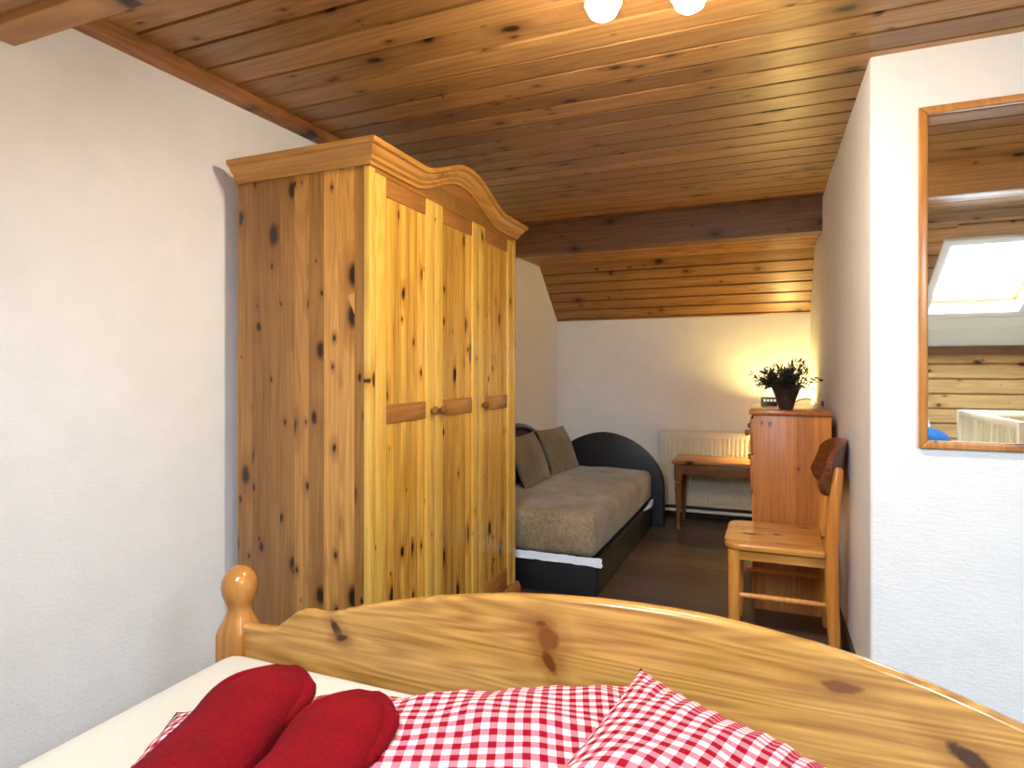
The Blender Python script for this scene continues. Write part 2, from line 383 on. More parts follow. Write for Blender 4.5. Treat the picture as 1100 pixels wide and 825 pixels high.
# sloping ceiling over the bed with the skylight hole: strips left, right, above, below
ca = math.cos(math.atan(SL)); sa = math.sin(math.atan(SL)); nrm = (-sa, ca)
def sl(name, ya, yb, x0, x1, mat='ceil', start=0.):
    return struct(extrude_profile(name, plank_profile((ya, slope_z(ya)), (yb, slope_z(yb)), PW, nrm, start=start), x0, x1, M[mat], nrm, .055))
sl('ceiling_slope_left', YK-.02, NF0, PX0, -.78)
sl('ceiling_slope_center', YK-.02, NF0, -.36, SX0)
sl('ceiling_slope_right', YK-.02, NF0, SX1, PX1)
for nm, (q0, q1) in zip(('right', 'left'), SKYLIGHTS):
    sl('ceiling_slope_upper_'+nm, SY1, NF0, q0, q1, start=.05)
    sl('ceiling_slope_lower_'+nm, YK-.02, SY0, q0, q1)
# knee wall of horizontal boards
kp = plank_profile((0, 0), (1.33, 0), .115, (0, -1))
b = MB(); n = len(kp)
vs = [(PX0, YK+p.y, p.x) for p in kp]+[(PX1, YK+p.y, p.x) for p in kp]+[(PX0, YK-.05, 0), (PX0, YK-.05, 1.33), (PX1, YK-.05, 0), (PX1, YK-.05, 1.33)]
b.add(vs, [(i, i+1, n+i+1, n+i) for i in range(n-1)]+[(2*n, 2*n+1, 2*n+3, 2*n+2)])
struct(b.build('wall_near', M['knee'], smooth=False, autosmooth=False))
b = MB().box(PX0, PX1, YK-.05, YK+.06, 1.33, 1.42, .004); struct(b.build('trim_4', M['beam']))
# beams and batten
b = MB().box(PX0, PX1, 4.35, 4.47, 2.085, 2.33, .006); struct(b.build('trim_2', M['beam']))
b = MB().box(PX0, PX1, 1.005, 1.09, 2.118, 2.33, .005); struct(b.build('trim_3', M['beamlit']))
b = MB()
for (ya, yb) in ((1.09, 4.35),):
    x0, x1 = xl(ya), xl(yb); tw = .05
    vs = [(x0-.02, ya, 2.245), (x1-.02, yb, 2.245), (x1+tw, yb, 2.25), (x0+tw, ya, 2.25), (x0-.02, ya, 2.31), (x1-.02, yb, 2.31), (x1+tw, yb, 2.31), (x0+tw, ya, 2.31)]
    b.add(vs, [(0, 1, 2, 3), (7, 6, 5, 4), (0, 3, 7, 4), (1, 5, 6, 2), (0, 4, 5, 1), (3, 2, 6, 7)])
struct(b.build('trim_1', M['batten']))
# skirting
def skirting(name, f, ya, yb, sgn):
    b = MB(); x0, x1 = f(ya), f(yb); t = .014*sgn
    vs = [(x0, ya, 0), (x1, yb, 0), (x1+t, yb, 0), (x0+t, ya, 0), (x0, ya, .07), (x1, yb, .07), (x1+t, yb, .07), (x0+t, ya, .07)]
    b.add(vs, [(0, 1, 2, 3), (7, 6, 5, 4), (0, 3, 7, 4), (1, 5, 6, 2), (0, 4, 5, 1), (3, 2, 6, 7)])
    struct(b.build(name, M['skirt']))
skirting('baseboard_right', xr, YM+.02, YE, -1)
b = MB().box(xl(YE), xr(YE)-.02, YE-.014, YE, 0, .07, .003); struct(b.build('baseboard_far', M['skirt']))
b = MB().box(xr(YM)+.02, XE, YM-.014, YM, 0, .07, .003); struct(b.build('baseboard_center', M['skirt']))

# skylight: sash, reveal and pane, all on the slope
def onslope(x, y, h): return (x, y-sa*h, slope_z(y)+ca*h)
def slope_box(b, x0, x1, y0, y1, h0, h1):
    vs = [onslope(x, y, h) for h in (h0, h1) for x, y in ((x0, y0), (x1, y0), (x1, y1), (x0, y1))]
    b.add(vs, [(0, 1, 2, 3), (7, 6, 5, 4), (0, 4, 5, 1), (1, 5, 6, 2), (2, 6, 7, 3), (3, 7, 4, 0)])
def skylight(name, X0, X1):
    win = empty(name, ((X0+X1)/2, (SY0+SY1)/2, slope_z((SY0+SY1)/2))); struct(win)
    def wpart(b, nm, mat):
        for v in b.bm.verts: v.co -= Vector(win.location)
        b.build(nm, mat, win, smooth=False, autosmooth=False)
    f = .045; g = .03
    for (x0, x1, y0, y1) in ((X0-f, X0+.005, SY0-f, SY1+f), (X1-.005, X1+f, SY0-f, SY1+f), (X0, X1, SY0-f, SY0+.005), (X0, X1, SY1-.005, SY1+f)):
        b = MB(); slope_box(b, x0, x1, y0, y1, -.018, .11); wpart(b, 'reveal', M['white'])
    for (x0, x1, y0, y1) in ((X0, X0+g, SY0, SY1), (X1-g, X1, SY0, SY1), (X0, X1, SY0, SY0+g), (X0, X1, SY1-g, SY1)):
        b = MB(); slope_box(b, x0, x1, y0, y1, .075, .11); wpart(b, 'sash', M['mframe'])
    b = MB(); slope_box(b, X0+g*.5, X1-g*.5, SY0+g*.5, SY1-g*.5, .09, .094); wpart(b, 'pane', M['pane'])
skylight('window_1', SX0, SX1); skylight('window_added', -.78, -.36)  # left skylight is an added light source for the left wall
# white painted boards under the skylight
b = MB(); slope_box(b, .86, 2.3, YK+.05, SY0-.16, -.03, .0); slope_box(b, .86, 2.3, SY0-.165, SY0-.05, -.024, .0)
struct(b.build('trim_5', M['white'], smooth=False, autosmooth=False))

# ------------------------------------------------------------ wardrobe
WX, WY0, WY1, WD, WH = -1.267, 1.786, 3.11, .60, 1.93
wr = empty('wardrobe', (WX-WD/2, (WY0+WY1)/2, 0))
tag(wr, 'tall knotty pine three-door wardrobe with arched cornice against the left wall', 'wardrobe')
OX, OY = WX-WD/2, (WY0+WY1)/2
hx, hy = WD/2, (WY1-WY0)/2                       # local: front at +hx, ends at -hy / +hy
for sg in (-1, 1):
    b = MB(); y = sg*hy
    b.box(-hx, hx-.026, min(y, y-sg*.022), max(y, y-sg*.022), .0, WH-.02, .002)
    b.build('side_panel', M['side'], wr)
    b = MB().box(hx-.026, hx, min(y+sg*.001, y-sg*.034), max(y+sg*.001, y-sg*.034), .0, WH-.02, .004)
    b.build('corner_post', M['stile'], wr)
b = MB().box(-hx, -hx+.012, -hy+.022, hy-.022, .03, WH-.02); b.build('back_panel', M['side'], wr)
b = MB().box(-hx, hx-.026, -hy+.02, hy-.02, .07, .095); b.build('bottom_shelf', M['side'], wr)
# plinth with a small lip
b = MB().prism([(hx-.02, 0), (hx+.022, 0), (hx+.022, .05), (hx+.014, .066), (hx+.004, .075), (hx-.02, .075)], 'y', -hy-.012, hy+.018)
b.build('plinth', M['rail'], wr)
dw = (2*hy-.07)/3
for k in range(3):
    y0 = -hy+.035+k*dw+.0015; y1 = y0+dw-.003; z0, z1 = .08, WH-.025; X0, X1 = hx-.024, hx-.001
    sw = .066
    b = MB()
    b.box(X0, X1, y0, y0+sw, z0, z1, .003); b.box(X0, X1, y1-sw, y1, z0, z1, .003)
    d = b.build('door', M['stile'], wr)
    # tongue and groove panel boards
    b = MB(); yy = y0+sw-.004; ye = y1-sw+.004; nb = 5; bw = (ye-yy)/nb
    for q in range(nb): b.box(X0+.002, X1-.008, yy+q*bw, yy+(q+1)*bw, z0+.02, z1-.02, .0035)
    b.build('board_panel', M['doorw'], d)
    for (za, zb) in ((z1-.075, z1), (1.015, 1.085), (z0, z0+.10)):
        b = MB().box(X0+.001, X1-.003, y0+sw-.001, y1-sw+.001, za, zb, .004); b.build('rail', M['rail'], d)
    yk = y1-sw/2 if k == 0 else y0+sw/2
    b = MB().lathe([(.009, 0), (.0085, .008), (.014, .012), (.0185, .019), (.018, .027), (.012, .033), (.004, .0355)], (X1-.002, yk, 1.045), 20, 'x'); b.build('knob', M['knob'], d)
# cornice swept round three sides, arched over the middle door
def arch(Y):
    u = abs(Y-2.47)/.40
    if u >= 1: return 0.
    return .108*(.5*(1+math.cos(PI*u)))**.85
prof = [(0, -.018), (.008, -.018), (.010, -.006), (.018, .0), (.020, .012), (.030, .018), (.037, .03), (.040, .036), (.050, .040), (.053, .046), (.053, .058), (.0, .058)]
def cornice(path, name, mat):
    b = MB(); vs, fs = [], []; n = len(prof)
    for (x, y, nx, ny, dz) in path:
        for (o, z) in prof: vs.append((x+nx*o-OX, y+ny*o-OY, WH+z+dz))
    for i in range(len(path)-1):
        for k in range(n):
            a, c = i*n+k, i*n+(k+1) % n; fs.append((a, c, c+n, a+n))
    fs.append(tuple(range(n))); fs.append(tuple((len(path)-1)*n+k for k in range(n)))
    b.add(vs, fs); return b.build(name, mat, wr)
cr = cornice([(WX, WY0, 1, -1, 0)]+[(WX, WY0+(WY1-WY0)*i/72, 1, 0, arch(WY0+(WY1-WY0)*i/72)) for i in range(1, 72)]+[(WX, WY1, 1, 1, 0)], 'cornice', M['crown'])
cornice([(WX-WD, WY0, 0, -1, 0), (WX, WY0, 1, -1, 0)], 'cornice_return', M['crownx'])
cornice([(WX-WD, WY1, 0, 1, 0), (WX, WY1, 1, 1, 0)], 'cornice_return', M['crownx'])
ys = [2.05+.84*i/40 for i in range(41)]
b = MB().prism([(WY0-OY+.005, WH-.035), (WY1-OY-.005, WH-.035), (WY1-OY-.005, WH+.05)]+[(y-OY, WH+.05+arch(y)*.98) for y in reversed(ys)]+[(WY0-OY+.005, WH+.05)], 'x', hx-.022, hx-.0005)
b.build('frieze', M['rail'], wr)
b = MB().box(-hx, hx, -hy, hy, WH-.02, WH+.04); b.build('top_panel', M['side'], wr)

# ------------------------------------------------------------ double bed in front
BL, BR, BF, BH = -1.325, .745, 1.275, -.73
bed = empty('double_bed', ((BL+BR)/2, (BF+BH)/2, 0)); tag(bed, 'honey pine double bed with arched footboard and turned corner post, in the foreground', 'bed')
bo = Vector(bed.location)
def bp(b, name, mat, par=bed, **kw):
    for v in b.bm.verts: v.co -= bo
    return b.build(name, mat, par, **kw)
half = [(-1.30, .531), (-1.24, .534), (-1.205, .536), (-1.177, .543), (-1.14, .570), (-1.118, .588), (-1.095, .597), (-1.069, .600), (-1.045, .598), (-1.02, .600), (-.989, .609), (-.906, .635), (-.827, .656), (-.702, .684), (-.607, .701), (-.518, .714), (-.412, .724), (-.331, .729), (-.255, .7305), (-.181, .730), (-.112, .727), (-.045, .721), (.081, .704), (.162, .688), (.252, .665), (.317, .644), (.380, .622), (.44, .600), (.465, .598), (.489, .600), (.515, .597), (.538, .588), (.56, .570), (.597, .543), (.625, .536), (.66, .534), (.72, .531)]
b = MB(); b.prism(half+[(.72, .20), (-1.30, .20)], 'y', 1.25, 1.285, .011, 4)
foot = bp(b, 'footboard', M['bedx'])
def post(b, x, y, top=True):
    a = .0455; c = .014
    rings = []
    def sqr(h, s, ch): return [(x+p*s, y+q*s, h) for p, q in ((1, 1-ch), (1-ch, 1), (-1+ch, 1), (-1, 1-ch), (-1, -1+ch), (-1+ch, -1), (1-ch, -1), (1, -1+ch))]
    n = 32; vs = []; prof = [(0, a, 0), (.03, a, 0), (.475, a, 0), (.497, a, .02), (.512, a*.97, .3), (.530, a*.87, .65), (.548, .0345, 1), (.560, .0315, 1), (.572, .0315, 1), (.585, .0365, 1), (.603, .0435, 1), (.622, .0462, 1), (.640, .0445, 1), (.657, .0375, 1), (.669, .0262, 1), (.677, .012, 1), (.679, .003, 1)]
    for (h, r, k) in prof:
        for i in range(n):
            t = 2*PI*(i+.5)/n; cx, sy = math.cos(t), math.sin(t)
            sqm = 1/max(abs(cx), abs(sy)); sqm = min(sqm, 1.31)
            rr = r*(k+(1-k)*sqm); vs.append((x+cx*rr, y+sy*rr, h))
    fs = [(i*n+k, i*n+(k+1) % n, (i+1)*n+(k+1) % n, (i+1)*n+k) for i in range(len(prof)-1) for k in range(n)]
    fs += [tuple(range(n-1, -1, -1)), tuple((len(prof)-1)*n+k for k in range(n))]
    b.add(vs, fs, True)
for x in (BL, BR):
    b = MB(); post(b, x, BF); bp(b, 'post', M['bedz'])
for x in (BL, BR):
    b = MB(); post(b, x, BH); bp(b, 'post', M['bedz'])
b = MB(); b.prism([(BL, .25), (BR, .25), (BR, .56)]+[(BR-(BR-BL)*i/24, .56+.22*math.sin(PI*i/24)) for i in range(1, 24)]+[(BL, .56)], 'y', BH-.015, BH+.018, .008, 3); bp(b, 'headboard', M['bedx'])
for x in (BL, BR):
    b = MB().box(x-.014, x+.014, BH, BF, .2, .37, .005); bp(b, 'side_rail', M['bedy'])
b = MB().box(BL+.02, BR-.02, BH+.03, 1.24, .20, .25); bp(b, 'slat_base', M['bedy'])
# mattress with soft bulging edges under a cream sheet
def mattress(name, x0, x1, y0, y1, z0, z1, r, mat, par, off, sag=0., nz=.003, fs=4., bulge=0.):
    t = bmesh.new(); bmesh.ops.create_cube(t, size=1)
    for v in t.verts: v.co = Vector(((x0+x1)/2+v.co.x*(x1-x0), (y0+y1)/2+v.co.y*(y1-y0), (z0+z1)/2+v.co.z*(z1-z0)))
    bmesh.ops.bevel(t, geom=t.edges[:], offset=r, segments=5, affect='EDGES', profile=.5)
    bmesh.ops.triangulate(t, faces=[f for f in t.faces if f.calc_area() > .2])
    bmesh.ops.subdivide_edges(t, edges=[e for e in t.edges if e.calc_length() > .25], cuts=9, use_grid_fill=True)
    for v in t.verts:
        n = noise.noise(v.co*fs); m2 = noise.noise(v.co*fs*3.1)
        v.co.z += n*nz+m2*nz*.5
        if v.co.z > (z0+z1)/2: v.co.z += bulge*(1-((v.co.x-(x0+x1)/2)/(x1-x0)*2)**2)
        v.co -= off
    b = MB(); b.merge(t, True); return b.build(name, mat, par)
mattress('mattress', BL+.012, BR-.022, BH+.05, 1.243, .245, .482, .065, M['sheet'], bed, bo, nz=.003, fs=2.)

# ------------------------------------------------------------ bedding
def pillow(name, w, h, t, mat, loc, rot, pinch=.10, wr=.006, seed=0., sag=0., nu=44, nv=44, pw=2.2, flat=1.):
    vs, fs, uv = [], [], []
    n = nu+1
    def P(i, j, s):
        u = -1+2*i/nu; v = -1+2*j/nv
        u = math.sin(u*PI/2)*.35+u*.65; v = math.sin(v*PI/2)*.35+v*.65
        x = w/2*u*(1-pinch*(1-v*v)); y = h/2*v*(1-pinch*(1-u*u))
        prof = max(0., (1-abs(u)**pw))**.55*max(0., (1-abs(v)**pw))**.55
        z = s*t/2*prof*(1. if s > 0 else flat)
        q = Vector((x*5+seed, y*5, s*3.))
        e = min(1., prof*2.)
        z += wr*e*(noise.noise(q)*2.4+noise.noise(q*2.7)*1.3)
        # gathers running in from the seams
        edge = max(abs(u), abs(v))
        if abs(u) > abs(v): g = math.sin(v*34+2*noise.noise(q*.8))
        else: g = math.sin(u*34+2*noise.noise(q*.8))
        z += wr*.55*g*max(0, (edge-.55)/.45)*(1-edge)**.5*2.2
        return (x, y, z)
    top = {}; bot = {}
    for i in range(nu+1):
        for j in range(nv+1):
            top[i, j] = len(vs); p = P(i, j, 1); vs.append(p)
            if i in (0, nu) or j in (0, nv): bot[i, j] = top[i, j]
    for i in range(nu+1):
        for j in range(nv+1):
            if (i, j) not in bot: bot[i, j] = len(vs); vs.append(P(i, j, -1))
    for i in range(nu):
        for j in range(nv):
            fs.append((top[i, j], top[i+1, j], top[i+1, j+1], top[i, j+1])); uv.append([(i, j), (i+1, j), (i+1, j+1), (i, j+1)])
            fs.append((bot[i, j], bot[i, j+1], bot[i+1, j+1], bot[i+1, j])); uv.append([(i, j), (i, j+1), (i+1, j+1), (i+1, j)])
    me = bpy.data.meshes.new(name); me.from_pydata(vs, [], fs); me.materials.append(mat)
    L = me.uv_layers.new(name='UVMap'); k = 0
    for poly, q in zip(me.polygons, uv):
        poly.use_smooth = True
        for li, (i, j) in zip(poly.loop_indices, q): L.data[li].uv = (w*i/nu, h*j/nv)
    o = bpy.data.objects.new(name, me); COL.objects.link(o); o.location = loc; o.rotation_euler = rot
    return o
pa = pillow('duvet', .97, .66, .19, M['ging'], (-.525, .76, .538), (R(3), R(-4), R(21)), seed=1., pinch=.05, wr=.007, flat=.45)
tag(pa, 'folded red and white gingham duvet lying under the two red towels on the bed', 'duvet', 'gingham bedding')
pb = pillow('pillow', .37, .74, .24, M['ging'], (-.130, .735, .594), (R(5.5), R(11), R(-13)), seed=4., pinch=.12, wr=.007, pw=2., flat=.9)
tag(pb, 'plump red and white gingham pillow with its corner pointing at the pine footboard', 'pillow', 'gingham bedding')
# rolled towels: flattened rolls whose outer layer overlaps as a thick hem round the end
def towel(loc, rz, L, w, h, label):
    t = empty('rolled_towel', loc, rz); tag(t, label, 'towel', 'red towels on the bed')
    def roll(L0, w0, h0, x_off, ramp):
        vs, fs = [], []; n = 36; ns = 26
        for i in range(ns+1):
            s = i/ns; y = -L/2+L0*s
            k = 1.
            e = (1-s)*L0; rr = .085
            if e < rr: k = math.sqrt(max(0., 1-((rr-e)/rr)**2))
            for q in range(n):
                a = 2*PI*q/n; ex = .8
                cx = math.copysign(abs(math.cos(a))**ex, math.cos(a)); cz = math.copysign(abs(math.sin(a))**ex, math.sin(a))
                p = Vector((x_off+w0/2*cx*(.12+.88*k), y, h/2+h0/2*cz*(.45+.55*k)*(1 if k > .05 else .5)))
                d = noise.noise(p*14+Vector((rz*9, 0, 0)))*.006+noise.noise(p*38)*.002
                p.x += d*cx; p.z += d*cz; vs.append(p)
        for i in range(ns):
            for q in range(n):
                a, c = i*n+q, i*n+(q+1) % n; fs.append((a, c, c+n, a+n))
        fs.append(tuple(range(n-1, -1, -1))); fs.append(tuple(ns*n+q for q in range(n)))
        return vs, fs
    v, f = roll(L, w, h, 0., 0); b = MB(); b.add(v, f, True); b.build('terry_roll', M['red'], t, smooth=True, autosmooth=False)
    pts = []; rs = []
    for i in range(29):
        q = i/28; an = R(-35+250*q); k = math.sin(PI*q)**.5
        y = L/2-.088+.086*math.sin(an) if math.sin(an) > 0 else L/2-.088+.16*math.sin(an)
        p = Vector((w/2*.97*math.cos(an), y, h*.55+.012*k)); p += Vector((1, 1, 1))*.003*noise.noise(p*40); pts.append(p); rs.append(.006+.011*k)
    b = MB(); b.tube(pts, rs, 12); b.build('hem', M['red'], t, smooth=True, autosmooth=False)
    return t
ta = towel((-.775, .69, .575), R(17), .46, .165, .095, 'red plush rolled towel at the left, nearer the bare cream sheet')
tb = towel((-.588, .655, .582), R(12), .46, .15, .095, 'red plush rolled towel at the right, touching the gingham duvet')

# ------------------------------------------------------------ sofa bed in the nook
SO = empty('sofa_bed', (-1.26, 4.1, 0)); tag(SO, 'black sofa bed with arched end panel and grey-brown mattress in the nook', 'sofa bed')
so = Vector(SO.location)
def sp_(b, name, mat, par=SO, **kw):
    for v in b.bm.verts: v.co -= so
    return b.build(name, mat, par, **kw)
sx0, sx1, sy0, sy1 = -1.70, -.855, 3.228, 4.95
b = MB().box(sx0, sx1, sy0, sy1, .0, .19, .008); sp_(b, 'base', M['black'])
mattress('mattress', sx0+.03, sx1-.002, sy0+.005, sy1-.01, .198, .432, .055, M['grey'], SO, so, nz=.006, fs=5., bulge=.012)
# crumpled white sheet edge between base and mattress
def sh(u, v):
    x = sx0+.04+(sx1+.035-sx0-.04)*u
    z = .215-.014*v*2-(.012*v if u < .95 else .018*v)+.004*noise.noise(Vector((u*22, v*2, 0)))
    return Vector((x, sy0-.010-.012*v-.003*math.sin(u*31), z))-so
grid_obj('sheet', sh, 50, 4, M['wsheet'], SO)
b = MB(); b.tube([(sx1+.006, sy0+.01, .192), (sx1+.02, sy0+.005, .184), (sx1+.036, sy0-.0, .172)], [.012, .011, .004]); sp_(b, 'sheet_corner', M['wsheet'])
b = MB(); b.tube([(sx1+.006, 4.55, .196), (sx1+.022, 4.70, .20), (sx1+.012, 4.86, .212)], [.004, .018, .012]); sp_(b, 'sheet_corner', M['wsheet'])
def arcpts(c, hw, z0, z1, n=40, p=2.3): return [(c+hw*math.cos(PI*i/n), z0+(z1-z0)*(max(0, 1-abs(math.cos(PI*i/n))**p))**(1/p)) for i in range(n+1)]
cx = (-1.735-.765)/2; hw = (1.735-.765)/2
b = MB().prism([(cx+hw, 0)]+arcpts(cx, hw, .30, .715, p=1.85)+[(cx-hw, 0)], 'y', sy1-.005, sy1+.055, .012, 3); sp_(b, 'end_panel', M['black'])
# back panel along the left wall with a glossy raised rim
b = MB().prism([(4.93, 0)]+arcpts(4.10, .83, .36, .80, p=2.2)+[(3.27, 0)], 'x', -1.765, -1.715, .01, 3); bkp = sp_(b, 'back_panel', M['black'])
ap = arcpts(4.10, .825, .36, .805, p=2.2)
b = MB(); b.tube([(-1.725, y, z) for y, z in ap], .028, 10); sp_(b, 'rim', M['blackg'], bkp)

c1 = pillow('cushion', .50, .36, .13, M['cush'], (-1.535, 4.03, .602), (R(90-22), 0, R(90)), pinch=.06, wr=.004, seed=9.)
tag(c1, 'grey-brown scatter cushion on the sofa bed nearest the wardrobe, in front', 'cushion', 'cushions on the sofa bed')
c2 = pillow('cushion', .50, .36, .13, M['cush'], (-1.525, 4.63, .602), (R(90-24), 0, R(84)), pinch=.06, wr=.004, seed=12.)
tag(c2, 'grey-brown scatter cushion leaning farther back toward the black arched end panel', 'cushion', 'cushions on the sofa bed')

# ------------------------------------------------------------ radiator and pipes
ra = empty('radiator', (-.32, 5.34, 0)); tag(ra, 'cream ribbed wall radiator behind the low pine table', 'radiator')
ro = Vector(ra.location)
def rp_(b, name, mat, par=ra, **kw):
    for v in b.bm.verts: v.co -= ro
    return b.build(name, mat, par, **kw)
x0, x1, z0, z1 = -.85, .21, .105, .715; b = MB(); pts = []; pit = .0333; k = 0; x = x0
b.box(x0, x1, 5.275, 5.33, z0, z1, .006)
n = int((x1-x0-.03)/pit)
for i in range(n):
    xx = x0+.03+i*pit
    b.prism([(xx, 5.277), (xx+.005, 5.266), (xx+.018, 5.266), (xx+.023, 5.277)], 'z', z0+.04, z1-.045)
rp_(b, 'panel', M['rad'])
b = MB(); b.box(x0, x1, 5.272, 5.385, z1-.004, z1+.008, .003); rp_(b, 'top_grille', M['rad'])
for q in (x0+.1, x1-.14):
    b = MB(); b.box(q, q+.04, 5.32, 5.399, .3, .6); rp_(b, 'bracket', M['white'])
for q in (x0+.02, x1-.03):
    b = MB(); b.tube([(q, 5.30, z0+.03), (q, 5.30, .078)], .012, 10); rp_(b, 'connector', M['white'])
pp = MB(); pp.tube([(-1.1, 5.30, .062), (.22, 5.30, .062)], .014, 10)
tag(pp.build('heating_pipe', M['white']), 'white heating pipe running along the floor under the radiator', 'pipe')

# ------------------------------------------------------------ low table and the hidden table lamp
tb_ = empty('low_table', (-.235, 5.05, 0)); tag(tb_, 'low pine table with turned legs in front of the radiator', 'table')
b = MB().box(-.462, .462, -.20, .195, .505, .532, .006); b.build('tabletop', M['tabx'], tb_)
b = MB(); b.box(-.42, .42, -.168, -.150, .425, .506, .003); b.box(-.42, .42, .145, .163, .425, .506, .003); b.box(-.42, -.402, -.16, .155, .425, .506, .003); b.box(.402, .42, -.16, .155, .425, .506, .003); b.build('apron', M['tabz'], tb_)
lp = [(.0, .0), (.014, .0), (.019, .008), (.0165, .022), (.0135, .035), (.0145, .08), (.019, .20), (.0245, .30), (.021, .345), (.027, .358), (.021, .372), (.028, .385), (.030, .40), (.030, .505)]
for sx in (-.415, .415):
    for sy in (-.158, .152):
        b = MB().lathe([(max(r, .001), h) for r, h in lp], (sx, sy, 0), 18); b.build('leg', M['tabz'], tb_)
tl = empty('table_lamp', (.135, 5.13, .532)); tag(tl, 'lit table lamp hidden behind the chest of drawers, standing on the low table', 'lamp')
b = MB().lathe([(.055, 0), (.055, .012), (.02, .025), (.014, .06), (.028, .10), (.034, .15), (.022, .20), (.010, .22), (.010, .30)], (0, 0, 0), 24); b.build('base', M['brass'], tl)
b = MB(); n = 32; vs = []; fs = []
for (r, h) in ((.135, .265), (.105, .405), (.1035, .405), (.1335, .265)):
    for k in range(n): vs.append((r*math.cos(2*PI*k/n), r*math.sin(2*PI*k/n), h))
for i in range(4):
    for k in range(n): a, c = i*n+k, i*n+(k+1) % n; d = ((i+1) % 4)*n; fs.append((a, c, d+(k+1) % n, d+k))
b.add(vs, fs, True); b.build('shade', M['shade'], tl)
b = MB().lathe([(.004, .30), (.012, .312), (.022, .335), (.027, .356), (.022, .376), (.010, .388), (.002, .391)], (0, 0, 0), 20); b.build('bulb', M['lampbulb'], tl)

# ------------------------------------------------------------ chest of drawers
ch = empty('chest_of_drawers', (.098, 3.81, 0)); tag(ch, 'reddish pine chest of drawers against the right wall, carrying the potted plant', 'chest of drawers')
cx0, cx1, cy0, cy1, cz = -.178, .178, -.41, .41, .985
for sy in (cy0, cy1-.02):
    b = MB().box(cx0, cx1, sy, sy+.02, 0, cz, .002); b.build('side_panel', M['chest'], ch)
b = MB().box(cx1-.012, cx1-.002, cy0+.02, cy1-.02, .03, cz); b.build('back_panel', M['chest'], ch)
b = MB().box(cx0-.022, cx1+.004, cy0-.016, cy1+.016, cz, cz+.022, .006); b.build('top', M['chestt'], ch)
b = MB().box(cx0+.01, cx1-.01, cy0+.02, cy1-.02, .05, .07); b.build('bottom_shelf', M['chest'], ch)
for (za, zb) in ((.79, .965), (.60, .78)):
    b = MB().box(cx0-.016, cx0+.012, cy0+.003, cy1-.003, za, zb, .006); d = b.build('drawer', M['chestf'], ch)
    for yk in (cy0+.17, cy1-.17):
        b = MB().lathe([(.008, 0), (.008, -.008), (.013, -.012), (.0175, -.019), (.016, -.027), (.009, -.032), (.002, -.033)], (cx0-.015, yk, (za+zb)/2), 16, 'x'); b.build('knob', M['chestf'], d)
for (ya, yb) in ((cy0+.004, -.002), (.002, cy1-.004)):
    b = MB().box(cx0-.006, cx0+.012, ya, yb, .06, .585, .004); b.build('door', M['chairz'], ch)
TZ = cz+.022

# potted plant
pt = empty('potted_plant', (.075, 3.525, TZ)); tag(pt, 'dark spiky dried plant in a flared mottled pot on the chest of drawers', 'plant')
b = MB().lathe([(.033, 0), (.035, .006), (.038, .02), (.050, .06), (.068, .108), (.078, .126), (.079, .130), (.074, .130), (.066, .116), (.02, .112)], (0, 0, 0), 28); b.build('pot', M['pot'], pt)
b = MB(); rg = random.Random(8)
for k in range(60):
    a = rg.uniform(0, 2*PI); el = R(rg.uniform(10, 82)); L = rg.uniform(.07, .135)*(1 if k % 3 else 1.12)
    d = Vector((math.cos(a)*math.cos(el), math.sin(a)*math.cos(el), math.sin(el)))
    p0 = Vector((math.cos(a)*.025*rg.random()*2, math.sin(a)*.025, .112)); pts = []
    sag = rg.uniform(-.02, .035)
    for i in range(7):
        s = i/6; pts.append(p0+d*L*s+Vector((0, 0, -sag*s*s)))
    b.tube(pts, [.0028-.0018*i/6 for i in range(7)], 5)
    for i in range(2, 7):
        for sgn in (-1, 1, 0):
            q = pts[i]; side = d.cross(Vector((rg.uniform(-1, 1), rg.uniform(-1, 1), rg.uniform(-1, 1)))).normalized()
            tip = q+(d*.7+side*.75).normalized()*rg.uniform(.024, .046); w2 = d.cross(side)*rg.uniform(.0032, .0058)
            mid = (q+tip)/2
            b.add([q, mid+w2+side*.002, tip, mid-w2+side*.002, mid+d*.003], [(0, 1, 4), (1, 2, 4), (2, 3, 4), (3, 0, 4)])
for k in range(11):
    a = 2*PI*k/11+.3; el = R(rg.uniform(28, 75)); L = rg.uniform(.13, .175); d = Vector((math.cos(a)*math.cos(el), math.sin(a)*math.cos(el), math.sin(el)))
    b.tube([Vector((0, 0, .112))+d*L*i/6+Vector((0, 0, .015*math.sin(PI*i/6))) for i in range(7)], [.0034-.0026*i/6 for i in range(7)], 5)
b.build('foliage', M['leaf'], pt, smooth=False, autosmooth=False)
t = bmesh.new(); bmesh.ops.create_icosphere(t, subdivisions=3, radius=.04)
for v in t.verts: v.co *= 1+.25*noise.noise(v.co*60); v.co += Vector((-.012, -.01, .150))
bmesh.ops.scale(t, vec=(1.15, 1, .9), verts=t.verts[:])
b = MB(); b.merge(t, True); b.build('flower_head', M['flower'], pt)

# small radio clock
ck = empty('radio_clock', (-.005, 3.98, TZ), R(8)); tag(ck, 'small dark radio clock behind the potted plant on the chest', 'clock')
b = MB().prism([(-.03, 0), (.03, 0), (.022, .046), (-.02, .046)], 'x', -.045, .04, .004, 2); b.build('case', M['dplastic'], ck)
b = MB()
for i in range(4):
    xx = -.036+i*.0185; b.box(xx, xx+.012, -.0285, -.0225, .022, .036)
o = b.build('digits', M['lcd'], ck, smooth=False, autosmooth=False)
